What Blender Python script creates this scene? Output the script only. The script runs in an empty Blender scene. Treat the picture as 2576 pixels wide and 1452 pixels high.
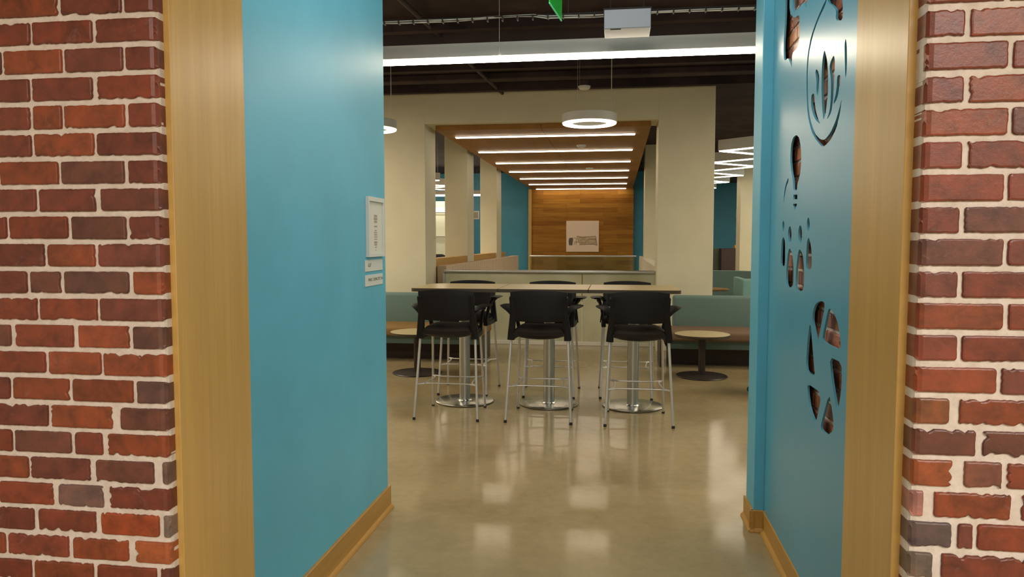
import bpy, bmesh, math, random
from math import sin, cos, pi, tan, atan, atan2, sqrt
from mathutils import Vector, Matrix, noise
C = bpy.context.scene.collection
SC = bpy.context.scene

# ------------------------------------------------------------ materials
def srgb(r, g, b):
    f = lambda c: (c/255/12.92) if c/255 <= .04045 else ((c/255+.055)/1.055)**2.4
    return (f(r), f(g), f(b), 1)
def mat(name, col, rough=.5, metal=0, spec=.5, **kw):
    m = bpy.data.materials.new(name); m.use_nodes = True
    b = m.node_tree.nodes['Principled BSDF']
    b.inputs['Base Color'].default_value = col
    b.inputs['Roughness'].default_value = rough
    b.inputs['Metallic'].default_value = metal
    b.inputs['Specular IOR Level'].default_value = spec
    for k, v in kw.items(): b.inputs[k.replace('_', ' ')].default_value = v
    return m
def nodes(m): return m.node_tree.nodes, m.node_tree.links, m.node_tree.nodes['Principled BSDF']
def coords(m, scale, kind='Object', rot=(0, 0, 0)):
    n, l, b = nodes(m)
    t = n.new('ShaderNodeTexCoord'); mp = n.new('ShaderNodeMapping')
    mp.inputs['Scale'].default_value = scale; mp.inputs['Rotation'].default_value = rot
    l.new(t.outputs[kind], mp.inputs['Vector'])
    return mp.outputs['Vector']
def noise_tex(m, vec, scale, detail=4, rough=.55, dist=0):
    n, l, b = nodes(m)
    t = n.new('ShaderNodeTexNoise'); t.inputs['Scale'].default_value = scale
    t.inputs['Detail'].default_value = detail; t.inputs['Roughness'].default_value = rough
    t.inputs['Distortion'].default_value = dist
    l.new(vec, t.inputs['Vector']); return t.outputs['Fac']
def ramp(m, fac, stops):
    n, l, b = nodes(m)
    r = n.new('ShaderNodeValToRGB'); e = r.color_ramp.elements
    while len(e) < len(stops): e.new(.5)
    for i, (p, c) in enumerate(stops): e[i].position = p; e[i].color = c
    l.new(fac, r.inputs['Fac']); return r.outputs['Color']
def mix(m, a, b_, fac, mode='MIX'):
    n, l, b = nodes(m)
    x = n.new('ShaderNodeMix'); x.data_type = 'RGBA'; x.blend_type = mode
    for s, v in ((6, a), (7, b_), (0, fac)):
        if hasattr(v, 'links') or isinstance(v, bpy.types.NodeSocket): l.new(v, x.inputs[s])
        else: x.inputs[s].default_value = v
    return x.outputs[2]
def bump(m, h, strength=.2, dist=.002):
    n, l, b = nodes(m)
    x = n.new('ShaderNodeBump'); x.inputs['Strength'].default_value = strength; x.inputs['Distance'].default_value = dist
    l.new(h, x.inputs['Height']); l.new(x.outputs['Normal'], b.inputs['Normal'])
def base(m, c): nodes(m)[1].new(c, nodes(m)[2].inputs['Base Color'])

def paint(name, col, rough, var=.06, bs=.05, spec=.5):
    m = mat(name, col, rough, spec=spec)
    v = coords(m, (1, 1, 1))
    f = noise_tex(m, v, 2.2, 3)
    lo = tuple(c*(1-var) for c in col[:3])+(1,); hi = tuple(min(1, c*(1+var)) for c in col[:3])+(1,)
    base(m, ramp(m, f, [(.35, lo), (.65, hi)]))
    bump(m, noise_tex(m, v, 260, 2), bs, .001)
    return m
def wood(name, a, b_, grain, rough=.4, rot=(0, 0, 0), big=1.0, spec=.5):
    m = mat(name, a, rough, spec=spec)
    v = coords(m, grain, rot=rot)
    f = noise_tex(m, v, 14*big, 6, .62, .6)
    f2 = noise_tex(m, v, 3.0*big, 3, .5, .3)
    c = ramp(m, f, [(.30, b_), (.62, a)])
    c2 = ramp(m, f2, [(.35, tuple(x*.82 for x in a[:3])+(1,)), (.65, tuple(min(1, x*1.1) for x in a[:3])+(1,))])
    base(m, mix(m, c, c2, .55))
    bump(m, f, .08, .001)
    return m
def emit(name, col, s):
    m = bpy.data.materials.new(name); m.use_nodes = True
    n = m.node_tree.nodes; n.clear()
    e = n.new('ShaderNodeEmission'); o = n.new('ShaderNodeOutputMaterial')
    e.inputs['Color'].default_value = col; e.inputs['Strength'].default_value = s
    m.node_tree.links.new(e.outputs[0], o.inputs[0]); return m

M = {}
WARM = (1, .86, .64, 1)
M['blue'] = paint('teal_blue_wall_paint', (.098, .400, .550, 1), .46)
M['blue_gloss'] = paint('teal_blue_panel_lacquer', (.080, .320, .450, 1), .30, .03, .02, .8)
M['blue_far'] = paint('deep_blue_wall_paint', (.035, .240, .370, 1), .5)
M['beige'] = paint('warm_beige_paint', (.67, .63, .47, 1), .6, .03)
M['cream'] = paint('cream_paint', (.62, .57, .46, 1), .6, .03)
M['dark'] = paint('dark_brown_ceiling_paint', (.031, .018, .021, 1), .8, .45, .05, .3)
M['dark2'] = paint('charcoal_duct_paint', (.038, .023, .026, 1), .7, .2)
M['oak_v'] = wood('honey_oak_vertical_grain', (.58, .36, .105, 1), (.46, .27, .068, 1), (3.5, 3.5, .16), .32)
M['oak_y'] = wood('honey_oak_long_grain', (.44, .235, .050, 1), (.30, .15, .030, 1), (3, .2, 3), .35)
M['oak_x'] = wood('golden_oak_rail_grain', (.58, .34, .10, 1), (.46, .26, .07, 1), (3, .2, 3), .45)
M['ceil_wood'] = wood('walnut_ceiling_veneer', (.30, .150, .040, 1), (.23, .11, .028, 1), (2.5, .25, 2), .6, spec=.2)
M['metal'] = mat('brushed_steel', (.50, .51, .50, 1), .32, 1)
M['chrome'] = mat('polished_steel', (.60, .60, .57, 1), .24, 1)
M['silver'] = mat('silver_powder_coat', (.62, .61, .59, 1), .38, .7)
M['black'] = mat('black_plastic', (.006, .006, .008, 1), .5, spec=.3)
M['blackmetal'] = mat('dark_bronze_metal', (.045, .034, .030, 1), .38, .5)
M['white'] = mat('white_enamel', (.62, .62, .62, 1), .4)
M['housing'] = mat('light_grey_fixture_enamel', (.55, .54, .52, 1), .5)
M['box'] = mat('white_plastic', (.36, .39, .45, 1), .5)
M['paper'] = mat('off_white_paper', (.62, .60, .53, 1), .5)
M['plate'] = mat('sign_plate_white', (.58, .60, .56, 1), .4)
M['ink'] = mat('brown_grey_ink', (.10, .085, .07, 1), .6)
M['inklight'] = mat('faded_ink', (.32, .28, .20, 1), .6)
M['canvas'] = mat('pinkish_canvas', (.86, .68, .55, 1), .7)
M['sketch'] = mat('grey_sketch_ink', (.34, .24, .17, 1), .7)
M['sketchdark'] = mat('dark_sketch_ink', (.13, .10, .10, 1), .7)
M['rubber'] = mat('black_rubber', (.02, .02, .02, 1), .6)
M['caulk'] = mat('dark_gap', (.02, .018, .015, 1), .8)
M['cable'] = mat('grey_white_cable', (.50, .48, .45, 1), .5)
M['yellow'] = mat('yellow_plastic', (.65, .36, .03, 1), .5)
M['cabinet'] = mat('dark_brown_laminate', (.035, .018, .014, 1), .5)
M['greenboard'] = mat('dark_green_felt', (.045, .055, .035, 1), .8)
M['screenwall'] = mat('pale_green_glass_board', (.62, .66, .54, 1), .25)
M['green'] = mat('green_acrylic', (.02, .42, .05, 1), .2, Emission_Color=(.02, .45, .05, 1), Emission_Strength=.05, Alpha=.8)
M['green_edge'] = mat('lit_green_acrylic_edge', (.1, .6, .3, 1), .3, Emission_Color=(.10, .7, .28, 1), Emission_Strength=.15)
M['light'] = emit('warm_led_lens', WARM, 16)
M['lightbar'] = emit('warm_led_bar_lens', WARM, 8)
M['zigzaglight'] = emit('warm_led_zigzag_lens', WARM, 6)
M['ringlight'] = emit('warm_led_ring_lens', WARM, 6)
def fabric(name, a, b_, s=260):
    m = mat(name, a, .9, spec=.2); v = coords(m, (1, 1, 1))
    f = noise_tex(m, v, s, 3, .7)
    base(m, ramp(m, f, [(.35, b_), (.65, a)])); bump(m, f, .4, .002); return m
M['teal'] = fabric('teal_upholstery', (.155, .235, .215, 1), (.115, .178, .163, 1))
M['teal_light'] = fabric('light_teal_upholstery', (.22, .38, .36, 1), (.17, .31, .29, 1))
M['rose'] = fabric('brown_rose_seat_fabric', (.195, .130, .085, 1), (.145, .095, .06, 1))
M['ochre'] = fabric('ochre_brown_seat_fabric', (.26, .16, .060, 1), (.19, .11, .04, 1))
M['seat'] = fabric('dark_brown_seat_fabric', (.024, .018, .015, 1), (.014, .010, .010, 1))
# ribbed carpet on the low wall
m = mat('ribbed_beige_felt', (.5, .4, .3, 1), .9); v = coords(m, (1, 1, 1))
n, l, b = nodes(m); w = n.new('ShaderNodeTexWave'); w.bands_direction = 'Y'; w.inputs['Scale'].default_value = 3.2
w.inputs['Distortion'].default_value = 1.2; w.inputs['Detail'].default_value = 2; l.new(v, w.inputs['Vector'])
base(m, ramp(m, w.outputs['Fac'], [(.2, (.46, .35, .25, 1)), (.7, (.72, .58, .45, 1))])); M['carpet'] = m
# table laminate
m = mat('beige_speckled_laminate', (.3, .25, .15, 1), .30); v = coords(m, (1, 1, 1))
base(m, ramp(m, noise_tex(m, v, 150, 4), [(.35, (.42, .32, .155, 1)), (.65, (.55, .44, .24, 1))])); M['laminate'] = m
M['edge'] = mat('dark_bronze_table_edge', (.055, .042, .028, 1), .45)
# frosted guard glass
m = mat('grey_green_frosted_glass', (.30, .30, .20, 1), .10, spec=.7, Coat_Weight=.5, Coat_Roughness=.06); v = coords(m, (1, 1, 1))
base(m, ramp(m, noise_tex(m, v, 1.6, 3, .5, .5), [(.35, (.40, .40, .27, 1)), (.65, (.52, .51, .36, 1))])); M['glass'] = m
m = bpy.data.materials.new('clear_guard_glass'); m.use_nodes = True; n = m.node_tree.nodes; l = m.node_tree.links; n.clear()
o = n.new('ShaderNodeOutputMaterial'); x = n.new('ShaderNodeMixShader'); t = n.new('ShaderNodeBsdfTransparent'); g = n.new('ShaderNodeBsdfGlossy')
t.inputs[0].default_value = (.80, .86, .74, 1); g.inputs['Roughness'].default_value = .05; x.inputs[0].default_value = .12
l.new(t.outputs[0], x.inputs[1]); l.new(g.outputs[0], x.inputs[2]); l.new(x.outputs[0], o.inputs[0]); M['clear'] = m
# polished concrete
m = mat('polished_concrete', (.2, .17, .11, 1), .2, spec=.38); v = coords(m, (1, 1, 1))
a1 = ramp(m, noise_tex(m, v, .9, 5, .6, .4), [(.3, (.270, .205, .105, 1)), (.7, (.40, .315, .175, 1))])
a2 = ramp(m, noise_tex(m, v, 14, 5, .7), [(.3, (.75, .75, .75, 1)), (.7, (1, 1, 1, 1))])
base(m, mix(m, a1, a2, .6, 'MULTIPLY'))
n, l, b = nodes(m); rr = n.new('ShaderNodeMapRange'); rr.inputs['To Min'].default_value = .08; rr.inputs['To Max'].default_value = .17
l.new(noise_tex(m, v, 2.5, 4), rr.inputs['Value']); l.new(rr.outputs[0], b.inputs['Roughness'])
bump(m, noise_tex(m, v, 5, 2), .02, .002); M['floor'] = m
# bricks
m = mat('glazed_old_brick', (.2, .05, .03, 1), .34, spec=.5); v = coords(m, (1, 1, 1))
n, l, b = nodes(m); at = n.new('ShaderNodeVertexColor'); at.layer_name = 'brick_tone'
f1 = noise_tex(m, v, 22, 5, .65, .3)
c1 = mix(m, at.outputs['Color'], ramp(m, f1, [(.28, (.42, .48, .56, 1)), (.50, (.90, .95, .95, 1)), (.72, (1.35, 1.22, 1.1, 1))]), .85, 'MULTIPLY')
f2 = noise_tex(m, v, 13, 7, .78, .9)
n2 = n.new('ShaderNodeMapRange'); n2.inputs['From Min'].default_value = .60; n2.inputs['From Max'].default_value = .78; n2.inputs['To Max'].default_value = .42
l.new(f2, n2.inputs['Value'])
base(m, mix(m, c1, (.36, .28, .25, 1), n2.outputs[0])); bump(m, noise_tex(m, v, 90, 4, .7), .35, .002); M['brick'] = m
m = mat('pale_lime_mortar', (.5, .44, .38, 1), .8); v = coords(m, (1, 1, 1))
base(m, ramp(m, noise_tex(m, v, 30, 5, .7), [(.3, (.60, .51, .43, 1)), (.7, (.78, .69, .61, 1))])); bump(m, noise_tex(m, v, 60, 4), .5, .003); M['mortar'] = m
# far wood wall planks
m = mat('walnut_plank_wall', (.2, .1, .03, 1), .5, spec=.2)
n, l, b = nodes(m); v = coords(m, (1, 1, 1), rot=(pi/2, 0, 0)); br = n.new('ShaderNodeTexBrick')
br.inputs['Scale'].default_value = 1; br.inputs['Brick Width'].default_value = 1.1; br.inputs['Row Height'].default_value = .13
br.inputs['Mortar Size'].default_value = .0015; br.inputs['Color1'].default_value = (.29, .115, .012, 1); br.inputs['Color2'].default_value = (.44, .205, .028, 1)
br.inputs['Mortar'].default_value = (.07, .03, .01, 1); br.offset = .37; l.new(v, br.inputs['Vector'])
v2 = coords(m, (.5, 3, 7)); g = ramp(m, noise_tex(m, v2, 3, 5, .6, .5), [(.3, (.65, .6, .6, 1)), (.7, (1.1, 1.1, 1.1, 1))])
base(m, mix(m, br.outputs['Color'], g, .8, 'MULTIPLY')); M['planks'] = m

# ------------------------------------------------------------ mesh helpers
def link(name, bm, ms, parent=None, smooth=False, label=None):
    me = bpy.data.meshes.new(name); bmesh.ops.recalc_face_normals(bm, faces=bm.faces)
    bm.to_mesh(me); bm.free()
    for x in (ms if isinstance(ms, (list, tuple)) else [ms]): me.materials.append(x)
    if smooth:
        me.polygons.foreach_set('use_smooth', [True]*len(me.polygons))
        try: me.set_sharp_from_angle(angle=math.radians(38))
        except Exception: pass
    o = bpy.data.objects.new(name, me); C.objects.link(o)
    if parent: o.parent = parent
    if label: o['label'] = label
    return o
def thing(name, label, cat, loc=(0, 0, 0), rz=0, group=None):
    o = bpy.data.objects.new(name, None); C.objects.link(o); o.empty_display_size = .1
    o.location = loc; o.rotation_euler = (0, 0, rz); o['label'] = label; o['category'] = cat
    if group: o['group'] = group
    return o
def tag(o, label, cat, group=None, kind=None):
    o['label'] = label; o['category'] = cat
    if group: o['group'] = group
    if kind: o['kind'] = kind
    return o
def struct(o, label=None):
    o['kind'] = 'structure'
    if label: o['label'] = label
    return o
def bx(bm, x0, x1, y0, y1, z0, z1, bev=0, seg=2, mi=0):
    r = bmesh.ops.create_cube(bm, size=1)
    for v in r['verts']:
        v.co = Vector(((x0+x1)/2+v.co.x*(x1-x0), (y0+y1)/2+v.co.y*(y1-y0), (z0+z1)/2+v.co.z*(z1-z0)))
    fs = list({f for v in r['verts'] for f in v.link_faces})
    for f in fs: f.material_index = mi
    if bev:
        es = list({e for v in r['verts'] for e in v.link_edges})
        bmesh.ops.bevel(bm, geom=es, offset=bev, segments=seg, affect='EDGES', profile=.5)
    return bm
def box(x0, x1, y0, y1, z0, z1, bev=0, seg=2): return bx(bmesh.new(), x0, x1, y0, y1, z0, z1, bev, seg)
def smooth_path(pts, n=6):
    P = [Vector(p) for p in pts]; out = []
    for i in range(len(P)-1):
        p0 = P[max(i-1, 0)]; p1 = P[i]; p2 = P[i+1]; p3 = P[min(i+2, len(P)-1)]
        for k in range(n):
            t = k/n
            out.append(.5*((2*p1)+(p2-p0)*t+(2*p0-5*p1+4*p2-p3)*t*t+(3*p1-p0-3*p2+p3)*t**3))
    out.append(P[-1]); return out
def tube(bm, pts, r, n=10, closed=False, sx=1, cap=True):
    P = [Vector(p) for p in pts]; rings = []
    N = len(P); rr = r if isinstance(r, (list, tuple)) else [r]*N
    up = None
    for i in range(N):
        a = P[(i-1) % N] if (closed or i > 0) else P[i]; b_ = P[(i+1) % N] if (closed or i < N-1) else P[i]
        t = (b_-a).normalized()
        if up is None:
            up = Vector((0, 0, 1)) if abs(t.z) < .9 else Vector((0, 1, 0))
        u = t.cross(up).normalized(); w = u.cross(t).normalized(); up = w
        rings.append([bm.verts.new(P[i]+(u*cos(2*pi*k/n)*sx+w*sin(2*pi*k/n))*rr[i]) for k in range(n)])
    for i in range(N if closed else N-1):
        A = rings[i]; B = rings[(i+1) % N]
        for k in range(n): bm.faces.new((A[k], A[(k+1) % n], B[(k+1) % n], B[k]))
    if cap and not closed:
        bm.faces.new(rings[0]); bm.faces.new(rings[-1])
    return bm
def lathe(bm, prof, n=40, c=(0, 0)):
    rings = []
    for r, z in prof:
        if r < 1e-6: rings.append([bm.verts.new((c[0], c[1], z))])
        else: rings.append([bm.verts.new((c[0]+r*cos(2*pi*k/n), c[1]+r*sin(2*pi*k/n), z)) for k in range(n)])
    for A, B in zip(rings, rings[1:]):
        for k in range(n):
            q = [A[k % len(A)], A[(k+1) % len(A)], B[(k+1) % len(B)], B[k % len(B)]]
            u = []
            for v_ in q:
                if v_ not in u: u.append(v_)
            if len(u) > 2: bm.faces.new(u)
    return bm
def prism(bm, pts, ax, d0, d1, mi=0):
    """outline pts extruded along axis ax ('x','y','z') from d0 to d1"""
    f = {'x': lambda p, d: (d, p[0], p[1]), 'y': lambda p, d: (p[0], d, p[1]), 'z': lambda p, d: (p[0], p[1], d)}[ax]
    A = [bm.verts.new(f(p, d0)) for p in pts]; B = [bm.verts.new(f(p, d1)) for p in pts]
    n = len(pts); fs = [bm.faces.new(A), bm.faces.new(B[::-1])]
    for i in range(n): fs.append(bm.faces.new((A[i], A[(i+1) % n], B[(i+1) % n], B[i])))
    for q in fs: q.material_index = mi
    return bm
def copy_tree(o, parent=None):
    c = o.copy(); C.objects.link(c)
    if parent: c.parent = parent
    for ch in list(o.children): copy_tree(ch, c)
    return c
def text_mesh(s, size, xw, matrix, m_, name, parent, extrude=.0006):
    cu = bpy.data.curves.new(name, 'FONT'); cu.body = s; cu.size = size; cu.extrude = extrude; cu.align_x = 'LEFT'
    o = bpy.data.objects.new(name, cu); C.objects.link(o); bpy.context.view_layer.update()
    me = bpy.data.meshes.new_from_object(o.evaluated_get(bpy.context.evaluated_depsgraph_get()))
    bpy.data.objects.remove(o); bpy.data.curves.remove(cu)
    w = max(v_.co.x for v_ in me.vertices)-min(v_.co.x for v_ in me.vertices)
    k = xw/w if xw else 1
    for v_ in me.vertices: v_.co.x *= k
    me.transform(matrix); me.materials.clear(); me.materials.append(m_)
    q = bpy.data.objects.new(name, me); C.objects.link(q); q.parent = parent; return q
# ------------------------------------------------------------ camera
FPX = 1860.
cam = bpy.data.cameras.new('camera'); co = bpy.data.objects.new('camera', cam); C.objects.link(co)
cam.sensor_width = 36; cam.lens = FPX*36/2576; cam.clip_start = .05; cam.clip_end = 100
psi = atan2(264, 1860); th = atan(119/1860)
co.location = (0, 0, 1.48); co.rotation_euler = (pi/2-th, 0, psi)
SC.camera = co
CEIL = 3.54

# ------------------------------------------------------------ floor and ceiling
bm = bmesh.new()
for a in ((-9, 7, -4, 10.55), (-9, -2.62, 10.55, 22.3), (.56, 7, 10.55, 22.3), (-2.62, .56, 21.25, 22.3)): bx(bm, a[0], a[1], a[2], a[3], -.25, 0)
struct(link('floor', bm, M['floor']))
bm = bmesh.new(); bx(bm, -9, 7, 2.0, 22.4, CEIL, CEIL+.15)
struct(link('ceiling', bm, M['dark']))
# lower atrium level seen over the glass
bm = bmesh.new(); bx(bm, -2.8, .75, 10.4, 21.4, -3.9, -3.7); bx(bm, -2.8, -2.62, 10.55, 21.25, -3.7, -.25); bx(bm, .56, .75, 10.55, 21.25, -3.7, -.25)
bx(bm, -2.62, .56, 21.25, 21.4, -3.7, -.25); bx(bm, -2.62, .56, 10.4, 10.55, -3.7, -.25)
struct(link('wall_atrium', bm, M['beige']))

# ------------------------------------------------------------ outer shell
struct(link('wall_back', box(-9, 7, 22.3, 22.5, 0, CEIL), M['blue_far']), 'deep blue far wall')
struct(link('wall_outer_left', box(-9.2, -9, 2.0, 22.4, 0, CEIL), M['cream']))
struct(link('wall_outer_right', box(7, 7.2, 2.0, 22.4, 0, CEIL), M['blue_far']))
# lobby behind the camera
struct(link('wall_lobby_left', box(-3.6, -3.4, -4, 1.66, 0, 3.3), M['cream']))
struct(link('wall_lobby_right', box(3.0, 3.2, -4, 1.66, 0, 3.3), M['cream']))
struct(link('wall_lobby_rear', box(-3.6, 3.2, -4.2, -4, 0, 3.3), M['cream']))
struct(link('ceiling_lobby', box(-3.6, 3.2, -4.2, 1.66, 3.3, 3.45), M['cream']))

# ------------------------------------------------------------ brick walls
LJ={2.045:[-1.343,-1.173],1.991:[-1.421,-1.253],1.927:[-1.502,-1.337,-1.175],1.855:[-1.427,-1.258],1.788:[-1.428,-1.343,-1.174],1.717:[-1.428,-1.258],1.65:[-1.525,-1.358,-1.179],1.58:[-1.421,-1.26],1.512:[-1.507,-1.336,-1.179],1.444:[-1.404,-1.266],1.375:[-1.455,-1.361,-1.176],1.305:[-1.43,-1.266],1.235:[-1.506,-1.329,-1.179],1.168:[-1.412,-1.261],1.099:[-1.515,-1.35,-1.175],1.033:[-1.411,-1.228],0.961:[-1.517,-1.349,-1.261],0.896:[-1.474,-1.299,-1.12],0.832:[-1.401,-1.263],0.762:[-1.461,-1.287,-1.117],0.689:[-1.549,-1.368,-1.199],0.63:[-1.478,-1.3,-1.128]}
RJ={1.994:[0.78],1.924:[0.705],1.856:[0.79],1.792:[0.708],1.724:[0.793],1.66:[0.709],1.59:[0.79],1.523:[0.708],1.457:[0.795],1.39:[0.709],1.323:[0.802],1.251:[0.713],1.187:[0.792],1.119:[0.707],1.057:[0.759],0.989:[0.72,0.811],0.919:[0.664,0.836],0.852:[0.718,0.758],0.783:[0.685]}
TONES = [(.215, .040, .018), (.185, .035, .018), (.200, .040, .022), (.165, .034, .020), (.230, .046, .018), (.170, .040, .026), (.145, .042, .028), (.265, .052, .020)]
WIDE = {(-1, 1.033): ((-1.228, .022),), (-1, .961): ((-1.261, .015),), (-1, .896): ((-1.299, .013), (-1.12, .023)), (-1, .832): ((-1.263, .017), (-1.401, .011)), (-1, .762): ((-1.461, .013), (-1.287, .015)), (-1, .689): ((-1.199, .014),),
        (1, .989): ((.72, .023),), (1, .919): ((.664, .021), (.836, .020)), (1, .852): ((.718, .012),), (1, .783): ((.685, .017),), (1, 1.057): ((.759, .013),), (-1, 1.65): ((-1.179, .011),), (-1, 1.375): ((-1.176, .012),)}
SPECIAL = [(-1, .762, -1.2, (.33, .055, .018)), (-1, .689, -1.15, (.38, .085, .030)), (-1, .762, -1.105, (.24, .13, .10)), (-1, .896, -1.105, (.17, .075, .055)), (-1, 1.168, -1.33, (.27, .055, .022)), (-1, 1.235, -1.25, (.30, .060, .025)),
           (-1, 1.235, -1.13, (.13, .045, .032)), (-1, 1.099, -1.13, (.13, .05, .04)), (-1, 1.375, -1.27, (.13, .045, .032)), (-1, .832, -1.33, (.19, .085, .07)), (-1, 1.033, -1.32, (.27, .055, .02)),
           (1, .852, .67, (.12, .065, .060)), (1, .783, .655, (.16, .095, .070)), (1, .919, .65, (.42, .15, .12)), (1, .989, .67, (.29, .065, .024)), (1, 1.187, .70, (.26, .050, .020)), (1, .989, .77, (.20, .060, .038)), (1, 1.119, .66, (.24, .065, .024))]
def outline(x0, x1, z0, z1, rnd, fine, jag, cn=0):
    """rounded, slightly ragged brick outline, counter clockwise in (u,z)"""
    w = x1-x0; h = z1-z0; rc = [rnd.uniform(.004, .011) for _ in range(4)]
    rag = [rnd.random() < .34 for _ in range(4)]
    if cn > 0: rag[1] = False
    if cn < 0: rag[3] = False
    pts = []
    st = .006 if fine else .04
    def side(ax, ay, bx_, by, nx, ny, rg):
        L = math.hypot(bx_-ax, by-ay); n = max(2, int(L/st)); o = rnd.uniform(0, 100)
        for i in range(n+1):
            t = i/n; px, py = ax+(bx_-ax)*t, ay+(by-ay)*t
            a = noise.noise(Vector((px*25+o, py*25, 0)))*.0016+noise.noise(Vector((px*140+o, py*140, 7)))*.0009
            if rg: a += max(0, noise.noise(Vector((px*55+o, py*55, 3))))*.010*jag+max(0, noise.noise(Vector((px*170+o, py*170, 5))))*.004*jag
            pts.append((px-nx*abs(a)*1.5*(1 if fine else 0), py-ny*abs(a)*1.5*(1 if fine else 0)))
    def corner(cx, cy, r, a0):
        for k in (1, 2): 
            a = a0+pi/2*k/3; pts.append((cx+r*cos(a), cy+r*sin(a)))
    side(x0+rc[0], z0, x1-rc[1], z0, 0, -1, rag[0]); corner(x1-rc[1], z0+rc[1], rc[1], -pi/2)
    side(x1, z0+rc[1], x1, z1-rc[2], 1, 0, rag[1] and w > .08); corner(x1-rc[2], z1-rc[2], rc[2], 0)
    side(x1-rc[2], z1, x0+rc[3], z1, 0, 1, rag[2]); corner(x0+rc[3], z1-rc[3], rc[3], pi/2)
    side(x0, z1-rc[3], x0, z0+rc[0], -1, 0, rag[3] and w > .08); corner(x0+rc[0], z0+rc[0], rc[0], pi)
    return pts
def brick_solid(bm, cl, pts, tone, place, front, back, cx, corner=0):
    """place(u, depth, z) -> xyz ; front = depth of the face, back = depth in the mortar"""
    n = len(pts); zc = sum(p[1] for p in pts)/n; x0 = min(p[0] for p in pts); x1 = max(p[0] for p in pts)
    z0 = min(p[1] for p in pts); z1 = max(p[1] for p in pts); hw = (x1-x0)/2; hh = (z1-z0)/2; xc = (x0+x1)/2
    rings = []
    for d, ins in ((back, 0), (front+.0035, 0), (front+.001, .0012), (front, .004)):
        R = []
        for (u, z) in pts:
            du = (xc-u)/hw; dz = (zc-z)/hh; k = ins
            uu = u+du*k; zz = z+dz*k; dd = d
            if corner and d != back:      # round the vertical arris at the opening
                e = (u-x0 if corner < 0 else x1-u); lim = min({0: .001, .0012: .006, .004: .014}[ins], (x1-x0)*{0: .05, .0012: .25, .004: .5}[ins])
                if e < lim: uu = (x0+lim) if corner < 0 else (x1-lim)
                if e < lim and ins == 0: dd = d+.008
                if e < lim and ins == .0012: dd = d+.003
            R.append(bm.verts.new(place(uu, dd, zz)))
        rings.append(R)
    fs = []
    for A, B in zip(rings, rings[1:]):
        for i in range(n): fs.append(bm.faces.new((A[i], A[(i+1) % n], B[(i+1) % n], B[i])))
    fs.append(bm.faces.new(rings[-1]))
    for f in fs:
        f.material_index = 1
        for lp in f.loops: lp[cl] = (*tone, 1)
def course(J, zc, side, corner, rnd, far):
    """list of (u0,u1,iscorner,fine)"""
    key = [k for k in J if abs(k-zc) < .034]
    js = sorted(J[min(key, key=lambda k: abs(k-zc))]) if key else None
    row = int(round(zc/.0675))
    if js is None:
        js = [corner+side*(.085 if row % 2 else .165)]
    pts = sorted(js, key=lambda x: side*x)
    while side*(far-pts[-1]) > .05:
        pts.append(pts[-1]+side*rnd.uniform(.160, .178)*(1.0 if side < 0 else 1.1))
    return [corner]+pts, bool(key)
def brick_wall(name, J, side, corner, far, z0off, pitch, seed, openz):
    rnd = random.Random(seed); bm = bmesh.new(); cl = bm.loops.layers.float_color.new('brick_tone')
    xa, xb = sorted((corner-side*-.003, far)); 
    # mortar mass with softened corner
    c = corner; s = side
    pr = [(c, 2.05), (c, 1.672), (c+s*.003, 1.664), (c+s*.012, 1.6605), (far, 1.6605), (far, 2.05)]
    prism(bm, pr, 'z', 0, CEIL)
    for f in bm.faces:
        for lp in f.loops: lp[cl] = (.5, .5, .5, 1)
    place = lambda u, d, z: (u, d, z)
    k0 = int((z0off-0)/pitch)
    for k in range(-int((3.3-z0off)/pitch), k0+1):
        top = z0off-k*pitch; zc = top-pitch/2
        if zc < .03: continue
        us, real = course(J, zc, side, corner, rnd, far)
        for i, (a, b_) in enumerate(zip(us, us[1:])):
            wide = rnd.random() < (.30 if zc < 1.15 else .06)
            g = rnd.uniform(.0030, .0055)*(2.0 if wide else 1)
            lo, hi = sorted((a, b_)); cn = 0
            if i == 0:
                cn = -1 if side > 0 else 1
                if side > 0: hi -= g; lo -= .0015
                else: lo += g; hi += .0015
            else: lo += g; hi -= g
            for jx, jw in WIDE.get(next((k_ for k_ in WIDE if abs(k_[1]-zc) < .03 and k_[0] == side), None), ()):
                if abs(lo-jx) < .012: lo = max(lo, jx+jw/2)
                if abs(hi-jx) < .012: hi = min(hi, jx-jw/2)
            if hi-lo < (.02 if i else .007): continue
            inview = (side < 0 and hi > -1.75) or (side > 0 and lo < 1.0)
            pts = outline(lo, hi, top-pitch+rnd.uniform(.0048, .0068), top-rnd.uniform(.0048, .0068), rnd, inview and .5 < zc < 2.2, 1.0 if zc < 1.2 else .6, cn)
            t = TONES[int(rnd.random()**1.3*len(TONES)) % len(TONES)]; j = rnd.uniform(.85, 1.12)
            for (sd_, zz_, xm_, tt_) in SPECIAL:
                if sd_ == side and abs(zz_-zc) < .03 and lo < xm_ < hi: t = tt_; j = 1
            brick_solid(bm, cl, pts, (t[0]*j, t[1]*j*1.18, t[2]*j*1.22), place, 1.6535, 1.7 if i else 1.9, None, cn)
    return struct(link(name, bm, [M['mortar'], M['brick']]))
brick_wall('wall_front_left', LJ, -1, -1.093, -3.5, 2.019, .06745, 5, 2.6)
brick_wall('wall_front_right', RJ, 1, .628, 3.1, 1.960, .0671, 9, 2.6)
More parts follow.
